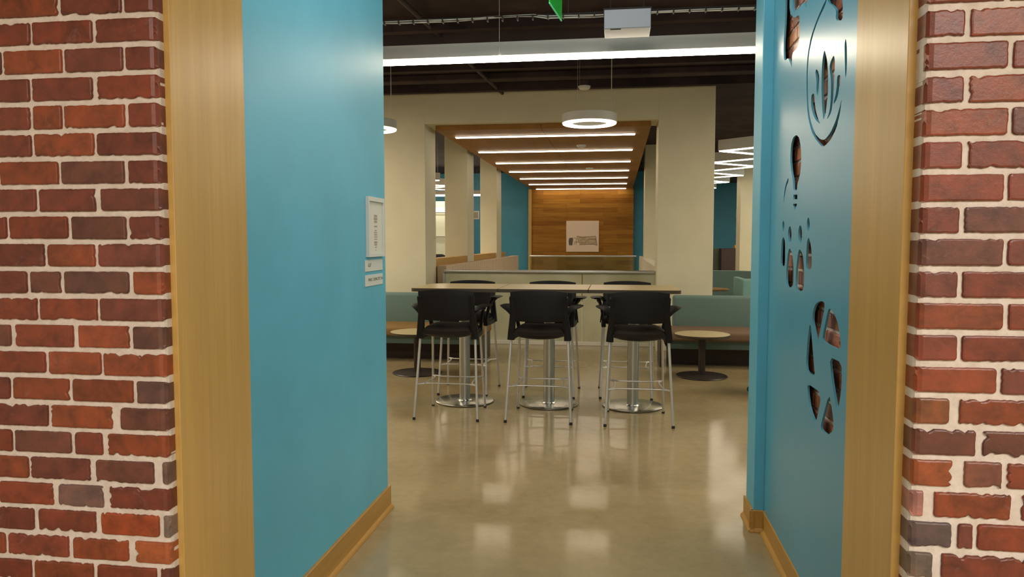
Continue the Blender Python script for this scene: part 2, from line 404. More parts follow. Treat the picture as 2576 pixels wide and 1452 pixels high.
# brick behind the cut-out panel, glazed like the front wall
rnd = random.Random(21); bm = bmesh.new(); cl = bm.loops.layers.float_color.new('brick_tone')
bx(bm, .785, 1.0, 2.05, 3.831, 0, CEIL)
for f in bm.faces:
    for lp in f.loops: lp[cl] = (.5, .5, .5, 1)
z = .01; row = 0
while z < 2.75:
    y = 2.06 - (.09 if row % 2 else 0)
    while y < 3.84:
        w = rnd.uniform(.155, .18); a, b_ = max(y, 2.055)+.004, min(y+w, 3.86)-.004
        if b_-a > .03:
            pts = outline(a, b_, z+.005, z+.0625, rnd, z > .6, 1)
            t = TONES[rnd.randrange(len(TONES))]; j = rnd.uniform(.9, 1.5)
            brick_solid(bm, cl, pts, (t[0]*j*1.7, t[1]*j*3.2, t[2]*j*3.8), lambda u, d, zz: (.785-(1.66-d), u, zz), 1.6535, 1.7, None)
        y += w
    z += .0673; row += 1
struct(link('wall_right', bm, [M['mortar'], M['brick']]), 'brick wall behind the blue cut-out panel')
# lintel over the opening
struct(link('wall_front_top', box(-1.093, .628, 1.6605, 2.05, 2.72, CEIL), M['mortar']))

# ------------------------------------------------------------ wood lining of the opening
struct(link('trim_1', box(-1.0945, -1.0775, 1.690, 2.050, 0, 2.72, .0012, 1), M['oak_v']), 'honey oak lining on the left of the opening')
struct(link('trim_2', box(.610, .630, 1.708, 2.060, 0, 2.72, .0012, 1), M['oak_v']), 'honey oak lining on the right of the opening')
struct(link('trim_3', box(-1.080, .611, 1.700, 2.055, 2.70, 2.72), M['oak_v']), 'honey oak lining above the opening')

# ------------------------------------------------------------ blue passage walls
struct(link('wall_left', box(-1.50, -1.245, 2.05, 3.885, 0, CEIL, .006, 2), M['blue']), 'teal blue wall left of the passage')
def base_profile(x, s, y0, y1, h, d=.012):
    bm = bmesh.new()
    pr = [(x, 0), (x+s*(d+.016), 0), (x+s*(d+.016), .006), (x+s*(d+.012), .014), (x+s*(d+.004), .019), (x+s*d, .021), (x+s*d, h-.004), (x+s*(d-.003), h), (x, h)]
    return prism(bm, pr, 'y', y0, y1)
b = struct(link('baseboard_left', base_profile(-1.245, 1, 2.05, 3.90, .128), M['oak_y']))
# short pilaster closing the cut-out panel
struct(link('wall_right_end', box(.700, .95, 3.832, 4.04, 0, CEIL, .004, 2), M['blue']), 'narrow blue end of the passage wall')
bm = base_profile(.757, -1, 2.06, 3.832, .112)
pr = [(3.832, 0), (3.806, 0), (3.806, .006), (3.812, .016), (3.820, .021), (3.820, .108), (3.823, .112), (3.832, .112)]
prism(bm, pr, 'x', .680, .757)
pr = [(.700, 0), (.674, 0), (.674, .006), (.680, .016), (.688, .021), (.688, .108), (.691, .112), (.700, .112)]
prism(bm, pr, 'y', 3.812, 4.05)
struct(link('baseboard_right', bm, M['oak_y']))
HOLES = [[(3.587,2.64),(3.589,2.48),(3.609,2.375),(3.594,2.314),(3.562,2.3),(3.507,2.299),(3.456,2.26),(3.43,2.235),(3.433,2.3),(3.337,2.298),(3.308,2.32),(3.301,2.375),(3.315,2.433),(3.403,2.442),(3.501,2.493),(3.512,2.615)],[(3.459,2.591),(3.431,2.471),(3.327,2.464),(3.239,2.461),(3.209,2.428),(3.187,2.427),(3.195,2.503)],[(2.888,2.368),(2.941,2.357),(3.03,2.327),(3.11,2.288),(3.156,2.231),(3.168,2.173),(3.161,2.081),(3.134,1.985),(3.067,1.908),(2.995,1.866),(2.896,1.826),(2.803,1.838),(2.731,1.87),(2.691,1.916),(2.676,1.965),(2.697,1.938),(2.738,1.9),(2.8,1.867),(2.871,1.851),(2.93,1.859),(3.021,1.896),(3.089,1.959),(3.126,2.019),(3.142,2.089),(3.15,2.169),(3.137,2.226),(3.086,2.282),(3.01,2.321),(2.916,2.346)],[(2.652,2.158),(2.662,2.14),(2.653,2.082),(2.641,2.019),(2.629,2.041),(2.63,2.087),(2.636,2.133)],[(2.91,2.188),(2.937,2.149),(2.939,2.06),(2.921,1.977),(2.899,1.922),(2.867,1.951),(2.848,2.019),(2.852,2.085),(2.871,2.139)],[(2.784,2.136),(2.821,2.124),(2.838,2.104),(2.813,2.055),(2.808,1.99),(2.818,1.948),(2.858,1.918),(2.797,1.937),(2.779,1.984),(2.772,2.047),(2.768,2.104)],[(2.711,2.051),(2.738,2.051),(2.74,2.003),(2.78,1.958),(2.727,1.974),(2.699,2.021),(2.694,2.04)],[(3.023,2.14),(3.03,2.128),(3.009,2.091),(3.009,2.051),(2.987,2.027),(2.975,2.058),(2.973,2.101),(2.993,2.127)],[(3.05,2.054),(3.084,2.052),(3.082,2.012),(3.056,1.978),(3.007,1.942),(2.936,1.917),(2.97,1.94),(3.011,1.982),(3.031,2.02),(3.038,2.045)],[(2.879,2.387),(2.881,2.344),(2.825,2.319),(2.771,2.286),(2.775,2.251),(2.694,2.228),(2.691,2.264),(2.711,2.332)],[(3.316,1.932),(3.376,1.928),(3.413,1.899),(3.419,1.839),(3.395,1.784),(3.357,1.741),(3.347,1.699),(3.281,1.695),(3.28,1.719),(3.236,1.75),(3.218,1.805),(3.232,1.869),(3.263,1.911)],[(3.342,1.68),(3.343,1.66),(3.274,1.657),(3.273,1.676)],[(3.347,1.641),(3.31,1.61),(3.272,1.638)],[(3.446,1.764),(3.495,1.738),(3.525,1.699),(3.535,1.651),(3.516,1.678),(3.484,1.724),(3.444,1.745)],[(3.504,1.548),(3.505,1.537),(3.51,1.529),(3.518,1.524),(3.527,1.524),(3.536,1.529),(3.543,1.538),(3.546,1.549),(3.545,1.56),(3.54,1.568),(3.532,1.573),(3.523,1.572),(3.514,1.567),(3.507,1.559)],[(3.361,1.51),(3.363,1.495),(3.37,1.482),(3.382,1.475),(3.397,1.475),(3.411,1.482),(3.421,1.495),(3.426,1.51),(3.424,1.526),(3.416,1.538),(3.404,1.545),(3.39,1.545),(3.376,1.538),(3.366,1.525)],[(3.176,1.509),(3.177,1.493),(3.185,1.481),(3.197,1.474),(3.211,1.474),(3.224,1.481),(3.234,1.493),(3.239,1.509),(3.238,1.525),(3.23,1.538),(3.218,1.545),(3.204,1.545),(3.191,1.537),(3.181,1.525)],[(3.058,1.547),(3.059,1.536),(3.064,1.526),(3.072,1.521),(3.081,1.521),(3.09,1.527),(3.097,1.536),(3.1,1.548),(3.099,1.56),(3.094,1.569),(3.086,1.574),(3.077,1.574),(3.068,1.568),(3.061,1.559)],[(3.523,1.502),(3.553,1.48),(3.564,1.386),(3.551,1.366),(3.485,1.366),(3.473,1.389),(3.483,1.48)],[(3.394,1.451),(3.421,1.428),(3.448,1.336),(3.432,1.282),(3.369,1.274),(3.304,1.293),(3.309,1.371),(3.34,1.429)],[(3.21,1.449),(3.237,1.431),(3.265,1.359),(3.266,1.279),(3.192,1.272),(3.125,1.283),(3.125,1.364),(3.153,1.425)],[(3.071,1.497),(3.096,1.474),(3.102,1.378),(3.077,1.366),(3.007,1.374),(3.02,1.447),(3.046,1.48)],[(2.872,1.259),(2.942,1.242),(2.978,1.207),(2.98,1.173),(2.935,1.125),(2.903,1.088),(2.854,1.17),(2.815,1.234),(2.822,1.258)],[(2.762,1.243),(2.785,1.212),(2.832,1.132),(2.821,1.112),(2.605,1.112),(2.622,1.165),(2.655,1.207),(2.708,1.234)],[(2.738,1.07),(2.699,0.987),(2.634,0.903),(2.61,0.916),(2.584,1.003),(2.594,1.073)],[(2.73,0.94),(2.823,0.806),(2.817,0.787),(2.733,0.789),(2.67,0.82),(2.663,0.851),(2.69,0.893)],[(3.029,0.919),(3.023,0.878),(2.983,0.826),(2.892,0.787),(2.821,0.921)],[(3.013,1.17),(3.048,1.077),(3.059,1.001),(3.042,0.963),(2.92,0.965),(2.948,1.026),(2.971,1.081)]]
cu = bpy.data.curves.new('cutout_panel', 'CURVE'); cu.dimensions = '2D'; cu.fill_mode = 'BOTH'; cu.extrude = .004
def spl(pts):
    s = cu.splines.new('POLY'); s.points.add(len(pts)-1); s.use_cyclic_u = True
    for i, p in enumerate(pts): s.points[i].co = (p[0], p[1], 0, 1)
def soft(pts):
    # one chaikin pass rounds the traced corners
    out = []
    n_ = len(pts)
    for i in range(n_):
        a = pts[i]; b__ = pts[(i+1) % n_]
        out += [(a[0]*.8+b__[0]*.2, a[1]*.8+b__[1]*.2), (a[0]*.2+b__[0]*.8, a[1]*.2+b__[1]*.8)]
    return out
spl([(2.062, .10), (3.831, .10), (3.831, 3.53), (2.062, 3.53)])
for i, hpts in enumerate(HOLES): spl(soft(hpts) if i not in (11, 12) else hpts)
tmp = bpy.data.objects.new('tmp', cu); C.objects.link(tmp); bpy.context.view_layer.update()
me = bpy.data.meshes.new_from_object(tmp.evaluated_get(bpy.context.evaluated_depsgraph_get()))
bpy.data.objects.remove(tmp)
for v_ in me.vertices: v_.co = (.754-v_.co.z, v_.co.x, v_.co.y)
me.materials.clear(); me.materials.append(M['blue_gloss']); me.name = 'cutout_panel'
pan = bpy.data.objects.new('cutout_panel', me); C.objects.link(pan)
tag(pan, 'tall blue wall panel with cut-out bulb, people and aperture symbols', 'wall panel')

# ------------------------------------------------------------ portal, columns, low walls
bm = bmesh.new()
bx(bm, -3.45, -2.655, 10.1, 10.7, 0, CEIL, .003, 1)
bx(bm, .533, 1.262, 10.1, 10.7, 0, CEIL, .003, 1)
bx(bm, -2.655, .533, 10.1, 10.7, 3.10, CEIL)
struct(link('wall_middle', bm, M['beige']), 'beige portal framing the wood ceiling')
for (x0, x1, y0, y1, lab) in ((-3.06, -2.645, 13.0, 13.58, 'beige square column behind the left side of the portal'),
                             (-3.01, -2.640, 16.2, 16.85, 'beige square column farthest back on the left of the wood ceiling'),
                             (.578, .98, 16.2, 16.85, 'beige square column just right of the wood ceiling, behind the portal'),
                             (2.473, 2.88, 15.6, 16.1, 'beige square column at the right, beyond the zigzag lights')):
    tag(link('column', box(x0, x1, y0, y1, 0, CEIL, .004, 1), M['beige']), lab, 'column')
# wooden infill walls and felt ledges along the atrium
struct(link('wall_low_left', box(-2.80, -2.66, 10.7, 17.6, 0, 1.225, .003, 1), M['oak_x']), 'low wall with a golden oak face between the left columns')
struct(link('trim_4', box(-2.640, -2.50, 10.7, 18.8, -.25, 1.115, .004, 1), M['carpet']), 'ribbed beige felt ledge on the left of the atrium')
struct(link('trim_5', box(.54, .70, 10.7, 18.5, -.25, 1.115, .004, 1), M['cream']), 'pale ledge on the right of the atrium')

# wood ceiling of the atrium
bm = bmesh.new()
bx(bm, -2.54, -1.052, 10.25, 22.29, 3.03, 3.098, .002, 1); bx(bm, -1.046, .44, 10.25, 22.29, 3.03, 3.098, .002, 1)
struct(link('ceiling_wood', bm, M['ceil_wood']), 'dropped walnut wood ceiling with a centre seam')
tag(link('wood_wall', box(-2.62, .47, 22.15, 22.298, -.25, 3.03), M['planks']), 'walnut plank feature wall at the end of the atrium', 'wall')
struct(link('trim_6', box(-2.64, -2.545, 22.10, 22.148, -.25, 3.03, .002, 1), M['oak_v']), 'pale oak edge on the left of the plank wall')
for i in range(7):
    y = 10.89+1.845*i
    t = thing('light_bar', ['nearest', 'second nearest', 'third nearest', 'fourth nearest', 'third farthest', 'second farthest', 'farthest'][i]+' of the seven glowing light bars across the wood ceiling', 'ceiling light', (-1.075, y, 3.03), 0, 'light bars in the wood ceiling')
    if i == 0:
        me_l = link('lens', box(-1.315, 1.315, -.026, .026, -.024, -.002, .006, 2), M['lightbar'], t)
        me_h = link('rim', box(-1.325, 1.325, -.038, .038, -.008, .001, .001, 1), M['white'], t)
    else:
        for s in (me_l, me_h):
            q = s.copy(); q.parent = t; C.objects.link(q)
struct(link('wall_near_left', box(-9, -3.5, 1.9, 2.05, 0, CEIL), M['cream']))
struct(link('wall_near_right', box(3.1, 7, 1.9, 2.05, 0, CEIL), M['cream']))
struct(link('wall_passage_right', box(1.0, 1.15, 2.05, 4.05, 0, CEIL), M['cream']))

# ------------------------------------------------------------ signs on the left wall (plane x=-1.245)
XW = -1.2452
def sign_mat(y, z, tx=0):  # text plane facing +X, reading toward +Y (away from camera)
    return Matrix(((0, 0, 1, XW+tx), (1, 0, 0, y), (0, 1, 0, z), (0, 0, 0, 1)))
t = thing('framed_notice', 'white framed notice with faded printed lines, topmost of three signs on the left blue wall', 'sign', (XW, 3.69, 1.40))
L_ = lambda o, t: (setattr(o, 'parent', t), o.__setattr__('location', -Vector(t.location)))
def at(name, bm, m_, t, **k):
    o = link(name, bm, m_, t, **k); o.location = -Vector(t.location); return o
bm = bmesh.new(); y0, y1, z0, z1 = 3.57, 3.825, 1.40, 1.705; fw = .016
bx(bm, XW, XW+.016, y0, y0+fw, z0, z1); bx(bm, XW, XW+.016, y1-fw, y1, z0, z1); bx(bm, XW, XW+.016, y0+fw, y1-fw, z0, z0+fw); bx(bm, XW, XW+.016, y0+fw, y1-fw, z1-fw*1.4, z1)
at('frame', bm, M['plate'], t)
at('paper', box(XW, XW+.007, y0+fw, y1-fw, z0+fw, z1-fw), M['paper'], t)
bm = bmesh.new(); yc = (y0+y1)/2+.004
for (z, w, h) in ((1.640-.03, .050, .012), (1.595, .056, .012), (1.580, .050, .010), (1.556, .046, .008), (1.535, .030, .006), (1.524, .050, .006), (1.513, .046, .006), (1.502, .050, .005), (1.490, .046, .005), (1.474, .050, .010), (1.462, .040, .009), (1.448, .022, .006), (1.434, .014, .004)):
    bx(bm, XW+.007, XW+.0076, yc-w/2, yc+w/2, z-h/2, z+h/2)
at('printed_lines', bm, M['inklight'], t)
t = thing('room_plate', 'small white plate with a short dark number, middle of three signs on blue wall', 'sign', (XW, 3.68, 1.327))
at('plate', box(XW, XW+.004, 3.545, 3.82, 1.327, 1.385, .001, 1), M['plate'], t)
q = text_mesh('637', .026, .046, sign_mat(3.585, 1.350, .0042), M['ink'], 'number', t); q.location = -Vector(t.location)
t = thing('capacity_plate', 'small white plate lettered in dark capitals, lowest of three signs on blue wall', 'sign', (XW, 3.68, 1.252))
at('plate', box(XW, XW+.004, 3.545, 3.82, 1.252, 1.309, .001, 1), M['plate'], t)
q = text_mesh('MAX. CAPACITY 24', .022, .222, sign_mat(3.588, 1.277, .0042), M['ink'], 'lettering', t); q.location = -Vector(t.location)

# ------------------------------------------------------------ bar tables
def rounded_sq(x0, x1, y0, y1, rs):
    pts = []
    for (cx, cy, r, a0) in ((x1, y0, rs[0], -pi/2), (x1, y1, rs[1], 0), (x0, y1, rs[2], pi/2), (x0, y0, rs[3], pi)):
        r = max(r, .002); ox = cx-r if a0 in (-pi/2, 0) else cx+r; oy = cy+r if a0 in (-pi/2, pi) else cy-r
        for k in range(7):
            a = a0+pi/2*k/6; pts.append((ox+r*cos(a), oy+r*sin(a)))
    return pts
def top_mesh(pts, zt, th_, m_top, m_edge, parent):
    bm = bmesh.new(); prism(bm, pts, 'z', zt-th_, zt-.0012); 
    e = link('edge_band', bm, m_edge, None, smooth=True)
    cx = sum(p[0] for p in pts)/len(pts); cy = sum(p[1] for p in pts)/len(pts)
    bm = bmesh.new(); prism(bm, [(cx+(p[0]-cx)*.994, cy+(p[1]-cy)*.994) for p in pts], 'z', zt-.0012, zt)
    t_ = link('tabletop', bm, m_top, parent); e.parent = t_; return t_
for i, (x0, x1, cx, rs, lab) in enumerate(((-1.792, -1.0185, -1.385, (.003, .003, .16, .05), 'bar-height table on steel column, left of the three joined tables'),
                                (-1.0155, -.2415, -.602, (.003,)*4, 'bar-height table on steel column, middle of the three joined tables'),
                                (-.2385, .535, .150, (.05, .05, .003, .003), 'bar-height table on steel column, right of the three joined tables'))):
    yc = 6.645; t = thing('bar_table', lab, 'table', (cx, yc, 0), 0, 'three joined bar-height tables')
    top_mesh(rounded_sq(x0-cx, x1-cx, 6.272-yc, 7.034-yc, rs), 1.07, .030, M['laminate'], M['edge'], t)
    link('column', lathe(bmesh.new(), [(.050, .020), (.050, 1.036)], 40), M['metal'], t, smooth=True)
    link('base_plate', lathe(bmesh.new(), [(0, .004), (.262, .004), (.268, .007), (.268, .012), (.262, .016), (.066, .0175), (.062, .024), (.051, .026), (0, .026)], 72), M['chrome'], t, smooth=True)
    link('base_ring', lathe(bmesh.new(), [(.245, 0), (.258, 0), (.258, .0042), (.245, .0042), (.245, 0)], 48), M['rubber'], t)
    link('top_bracket', box(-.19, .19, -.19, .19, 1.030, 1.040), M['blackmetal'], t)

# ------------------------------------------------------------ bar chairs
def chair_proto():
    t = thing('bar_chair', '', 'chair', (0, 0, 0), 0, 'black bar-height armchairs around the joined tables')
    rx, ry, fx, fy = .268, -.262, .237, .262      # feet
    RT = (.233, -.165, .690); FT = (.212, .170, .690)
    def legp(s, rear, z):
        a = (rx, ry, 0) if rear else (fx, fy, 0); b_ = RT if rear else FT; k = z/.690
        return (s*(a[0]+(b_[0]-a[0])*k), a[1]+(b_[1]-a[1])*k, z)
    for rear in (1, 0):
        for s in (-1, 1):
            g = link('leg', tube(bmesh.new(), [legp(s, rear, .012), legp(s, rear, .35), legp(s, rear, .700)], .0108, 12), M['silver'], t, smooth=True)
            p = legp(s, rear, 0); bm = bmesh.new(); lathe(bm, [(0, 0), (.0125, 0), (.0135, .004), (.0120, .022), (0, .022)], 12, (p[0], p[1]))
            link('foot_cap', bm, M['rubber'], g, smooth=True)
    zr = .290; zf = .262
    A = legp(-1, 1, zr); B = legp(1, 1, zr); D_ = legp(-1, 0, zr); E_ = legp(1, 0, zr)
    def rail(p, q, off):
        P = Vector(p); Q = Vector(q); d = (Q-P).normalized(); n_ = Vector(off)
        return tube(bmesh.new(), smooth_path([P, P+d*.05+n_*.55, P+d*.10+n_, Q-d*.10+n_, Q-d*.05+n_*.55, Q], 5), .0058, 8)
    for p, q, off in ((A, B, (0, .055, 0)), (D_, E_, (0, -.055, 0)), (A, D_, (.05, 0, 0)), (B, E_, (-.05, 0, 0))):
        link('foot_rail', rail(p, q, off), M['silver'], t, smooth=True)
    # plastic side frames: rear upright, under-seat runner, armrest
    for s in (-1, 1):
        bm = bmesh.new()
        def slab(path, w, th_):   # ribbon in yz swept along path, th in x
            P = [Vector(p) for p in path]; rings = []
            for i, p in enumerate(P):
                a = P[max(i-1, 0)]; b_ = P[min(i+1, len(P)-1)]; d = (b_-a).normalized(); X = Vector((1, 0, 0))
                if abs(d.x) > .75: X = Vector((0, 0, 1))
                nrm = d.cross(X).normalized(); X = nrm.cross(d).normalized(); wi = w[i] if isinstance(w, list) else w; ti = th_[i] if isinstance(th_, list) else th_
                rings.append([bm.verts.new(p+X*ti*cx_+nrm*wi*cy_) for cx_, cy_ in ((-.5, -.42), (-.35, -.5), (.35, -.5), (.5, -.42), (.5, .42), (.35, .5), (-.35, .5), (-.5, .42))])
            for R, S in zip(rings, rings[1:]):
                for k in range(8): bm.faces.new((R[k], R[(k+1) % 8], S[(k+1) % 8], S[k]))
            bm.faces.new(rings[0]); bm.faces.new(rings[-1])
        up = smooth_path([(s*.234, -.162, .676), (s*.229, -.172, .74), (s*.220, -.188, .82), (s*.214, -.205, .90), (s*.216, -.222, .98), (s*.220, -.236, 1.03)], 4)
        n_ = len(up); slab(up, [.066-.026*i/n_ for i in range(n_)], [.058-.024*i/n_ for i in range(n_)])
        run = smooth_path([(s*.233, -.185, .692), (s*.224, 0, .688), (s*.213, .19, .692)], 4); slab(run, .044, .040)
        fr = smooth_path([(s*.213, .178, .676), (s*.222, .165, .76), (s*.238, .13, .85), (s*.258, .08, .905), (s*.276, .03, .925)], 4); slab(fr, .042, .026)
        link('side_frame', bm, M['black'], t, smooth=True)
        # armrest: flat paddle flaring out from the upright
        pts = smooth_path([(.212, -.205, .870), (.232, -.180, .900), (.268, -.130, .930), (.292, -.050, .940), (.294, .05, .940), (.280, .125, .936)], 5)
        bm = bmesh.new(); rings = []; N = len(pts)
        for i, p in enumerate(pts):
            k = i/(N-1); w_ = .018+.036*sin(min(1, k*1.25)*pi*.55); hz = .011-.003*k
            a = pts[max(i-1, 0)]; b_ = pts[min(i+1, N-1)]; d = (b_-a); d.z = 0; d.normalize(); nn = Vector((d.y, -d.x, 0))
            if k > .93: w_ *= .7
            rings.append([bm.verts.new(Vector((s*(p.x+nn.x*w_*c_), p.y+nn.y*w_*c_, p.z+hz*e_))) for c_, e_ in ((-.9, -.4), (-.5, -1), (.5, -1), (.95, -.2), (1, .35), (.6, 1), (-.6, 1), (-1, .3))])
        for R, S in zip(rings, rings[1:]):
            for k in range(8): bm.faces.new((R[k], R[(k+1) % 8], S[(k+1) % 8], S[k]))
        bm.faces.new(rings[0]); bm.faces.new(rings[-1]); link('armrest', bm, M['black'], t, smooth=True)
    # backrest: curved shell with arched top
    bm = bmesh.new(); U, V_ = 20, 10; grid = {}
    for side in (0, 1):
        for i in range(U+1):
            u = -1+2*i/U
            for j in range(V_+1):
                v = j/V_
                hw = .214+.018*v; zt = 1.085-.017*abs(u)**2.4; zb = .826+.006*u*u
                z = zb+(zt-zb)*v; y = -.205-.048*v+.020*v*v-.040*(1-u*u)*(1-.25*v)
                grid[side, i, j] = bm.verts.new((u*hw, y-(.0075 if side else -.0075)*(1 if 0 < j < V_ else .6), z))
    for i in range(U):
        for j in range(V_):
            for sd in (0, 1): bm.faces.new((grid[sd, i, j], grid[sd, i+1, j], grid[sd, i+1, j+1], grid[sd, i, j+1]))
        for j in (0, V_): bm.faces.new((grid[0, i, j], grid[0, i+1, j], grid[1, i+1, j], grid[1, i, j]))
    for j in range(V_):
        for i in (0, U): bm.faces.new((grid[0, i, j], grid[0, i, j+1], grid[1, i, j+1], grid[1, i, j]))
    link('backrest', bm, M['black'], t, smooth=True)
    # seat cushion on a curved pan
    def pad(z_of, name, m_, hx, hy, yo):
        bm = bmesh.new(); n1, n2 = 18, 14; T = {}
        for sd in (0, 1):
            for i in range(n1+1):
                for j in range(n2+1):
                    a = -1+2*i/n1; b_ = -1+2*j/n2
                    r_x = a*sqrt(1-b_*b_*.16); r_y = b_*sqrt(1-a*a*.16)
                    ed = max(abs(a), abs(b_)); e = (1-ed**6)
                    T[sd, i, j] = bm.verts.new((r_x*hx, yo+r_y*hy, z_of(sd, a, b_, e)))
        for i in range(n1):
            for j in range(n2):
                for sd in (0, 1): bm.faces.new((T[sd, i, j], T[sd, i+1, j], T[sd, i+1, j+1], T[sd, i, j+1]))
            for j in (0, n2): bm.faces.new((T[0, i, j], T[0, i+1, j], T[1, i+1, j], T[1, i, j]))
        for j in range(n2):
            for i in (0, n1): bm.faces.new((T[0, i, j], T[0, i, j+1], T[1, i, j+1], T[1, i, j]))
        return link(name, bm, m_, t, smooth=True)
    pad(lambda sd, a, b_, e: (.738+.045*e+.008*a*a-.012*max(0, b_)**2) if sd else .712, 'seat_cushion', M['seat'], .218, .235, .005)
    pad(lambda sd, a, b_, e: .733 if sd else .712-.042*e*(1-a*a*.75), 'seat_pan', M['black'], .232, .226, .0)
    return t
cp = chair_proto()
spots = [(-1.39, 6.150, 0.0, 'black bar-height armchair seen from behind, left of the three in front of the joined tables'),
         (-.622, 6.157, -.01, 'black bar-height armchair seen from behind, middle of the three in front of the joined tables'),
         (.177, 6.145, .03, 'black bar-height armchair seen from behind, right of the three in front of the joined tables'),
         (-1.452, 7.128, pi-.012, 'black bar-height armchair on the far side of the joined tables, left of three'),
         (-.632, 7.130, pi+.01, 'black bar-height armchair on the far side of the joined tables, middle of three'),
         (.098, 7.175, pi-.02, 'black bar-height armchair on the far side of the joined tables, right of three')]
for i, (x, y, a, lab) in enumerate(spots):
    c = cp if i == 0 else copy_tree(cp)
    c.location = (x, y, 0); c.rotation_euler = (0, 0, a); c['label'] = lab

# ------------------------------------------------------------ round tables
def side_table(x, y, lab):
    t = thing('side_table', lab, 'table', (x, y, 0), 0, 'low round tables by the benches')
    e = link('edge_band', lathe(bmesh.new(), [(0, .440), (.288, .440), (.296, .446), (.297, .4685), (0, .4685)], 64), M['edge'], None, smooth=True)
    tp = link('tabletop', lathe(bmesh.new(), [(0, .4685), (.2955, .4685), (.295, .470), (0, .470)], 64), M['laminate'], t); e.parent = tp
    link('column', lathe(bmesh.new(), [(.038, .012), (.038, .430), (.10, .432), (.10, .440), (0, .440)], 32), M['blackmetal'], t, smooth=True)
    link('base_plate', lathe(bmesh.new(), [(0, 0), (.272, 0), (.278, .006), (.272, .012), (.05, .022), (0, .022)], 64), M['blackmetal'], t, smooth=True)
side_table(.930, 8.25, 'low round table on a dark disc base in front of the right bench')
side_table(-2.215, 8.02, 'low round table on a dark disc base in front of the left bench')

# ------------------------------------------------------------ upholstered benches
def bench(name, lab, x0, x1, bx0, bx1, yf, seatm, grp='upholstered benches against the portal'):
    t = thing(name, lab, 'sofa', ((x0+x1)/2, yf+.3, 0), 0, grp)
    at('seat', box(x0, x1, yf, yf+.68, .315, .430, .035, 4), seatm, t, smooth=True)
    at('backrest', box(bx0, bx1, yf+.62, yf+.86, .395, .800, .035, 4), M['teal'], t, smooth=True)
    at('frame', box(x0+.10, x1-.04, yf+.10, yf+.80, .215, .315, .006, 1), M['teal'], t)
    at('plinth', box(x0+.14, x1-.10, yf+.34, yf+.78, 0, .215), M['cabinet'], t)
    for xx in (x0+.02, x1-.05):
        at('end_leg', box(xx, xx+.035, yf+.06, yf+.66, 0, .315, .004, 1), M['blackmetal'], t)
    return t
bench('bench_sofa', 'teal and brown bench sofa behind the right round table', .49, 2.70, .70, 2.70, 8.72, M['rose'])
bench('bench_sofa', 'teal and ochre bench sofa at the left edge of the passage', -3.9, -1.60, -3.9, -1.72, 8.72, M['ochre'])

# swivel chair whose castor peeks out beside the right wall
def swivel(x, y, lab, rz=0):
    t = thing('swivel_chair', lab, 'chair', (x, y, 0), rz)
    link('seat', box(-.24, .24, -.23, .23, .44, .50, .03, 3), M['black'], t, smooth=True)
    bm = bmesh.new(); prism(bm, [(-.20+0, .62), (.20, .62), (.225, .80), (.215, 1.02), (.17, 1.12), (.08, 1.155), (-.08, 1.155), (-.17, 1.12), (-.215, 1.02), (-.225, .80)], 'y', .22, .25)
    link('backrest', bm, M['black'], t)
    link('back_bar', tube(bmesh.new(), smooth_path([(0, .1, .44), (0, .27, .46), (0, .262, .75)], 5), .014), M['black'], t, smooth=True)
    link('gas_post', lathe(bmesh.new(), [(.03, .08), (.03, .25), (.018, .25), (.018, .44)], 20), M['blackmetal'], t, smooth=True)
    for k in range(5):
        a = 2*pi*k/5+pi; g = link('base_arm', tube(bmesh.new(), [(0, 0, .11), (.27*cos(a), .27*sin(a), .075)], [.022, .015], 8), M['black'], t, smooth=True)
        bm = bmesh.new(); cx, cy = .285*cos(a), .285*sin(a)
        for s in (-1, 1): tube(bm, [(cx-sin(a)*.012*s, cy+cos(a)*.012*s, .031), (cx-sin(a)*.026*s, cy+cos(a)*.026*s, .031)], .030, 18)
        link('caster', bm, M['rubber'], g, smooth=True)
    return t
swivel(1.590, 7.42, 'black swivel chair mostly hidden behind the blue wall end, one castor showing', 0)
swivel(-4.42, 17.9, 'dark round-topped swivel chair seen between the left columns')

# ------------------------------------------------------------ glass guards
t = thing('glass_guardrail', 'frosted glass guardrail with steel cap rail behind the bar tables', 'guardrail', (-1.05, 10.5, 0))
for i, (a, b_) in enumerate(((-2.49, -.492), (-.480, .530))):
    at('glass_panel', box(a, b_, 10.49, 10.51, .055, 1.02, .002, 1), M['glass'], t)
at('cap_rail', box(-2.49, .53, 10.465, 10.535, 1.02, 1.068, .012, 3), M['metal'], t, smooth=True)
at('base_shoe', box(-2.49, .53, 10.455, 10.545, 0, .055, .004, 1), M['paper'], t)
at('end_post', box(-2.498, -2.47, 10.46, 10.54, .055, 1.02, .002, 1), M['metal'], t)
t = thing('glass_guardrail', 'far glass guardrail with thin steel cap in front of the plank wall', 'guardrail', (-1.05, 21.2, 0))
at('glass_panel', box(-2.49, .54, 21.19, 21.21, -.2, 1.03), M['clear'], t)
at('cap_rail', box(-2.49, .54, 21.16, 21.24, 1.03, 1.08, .01, 2), M['metal'], t, smooth=True)

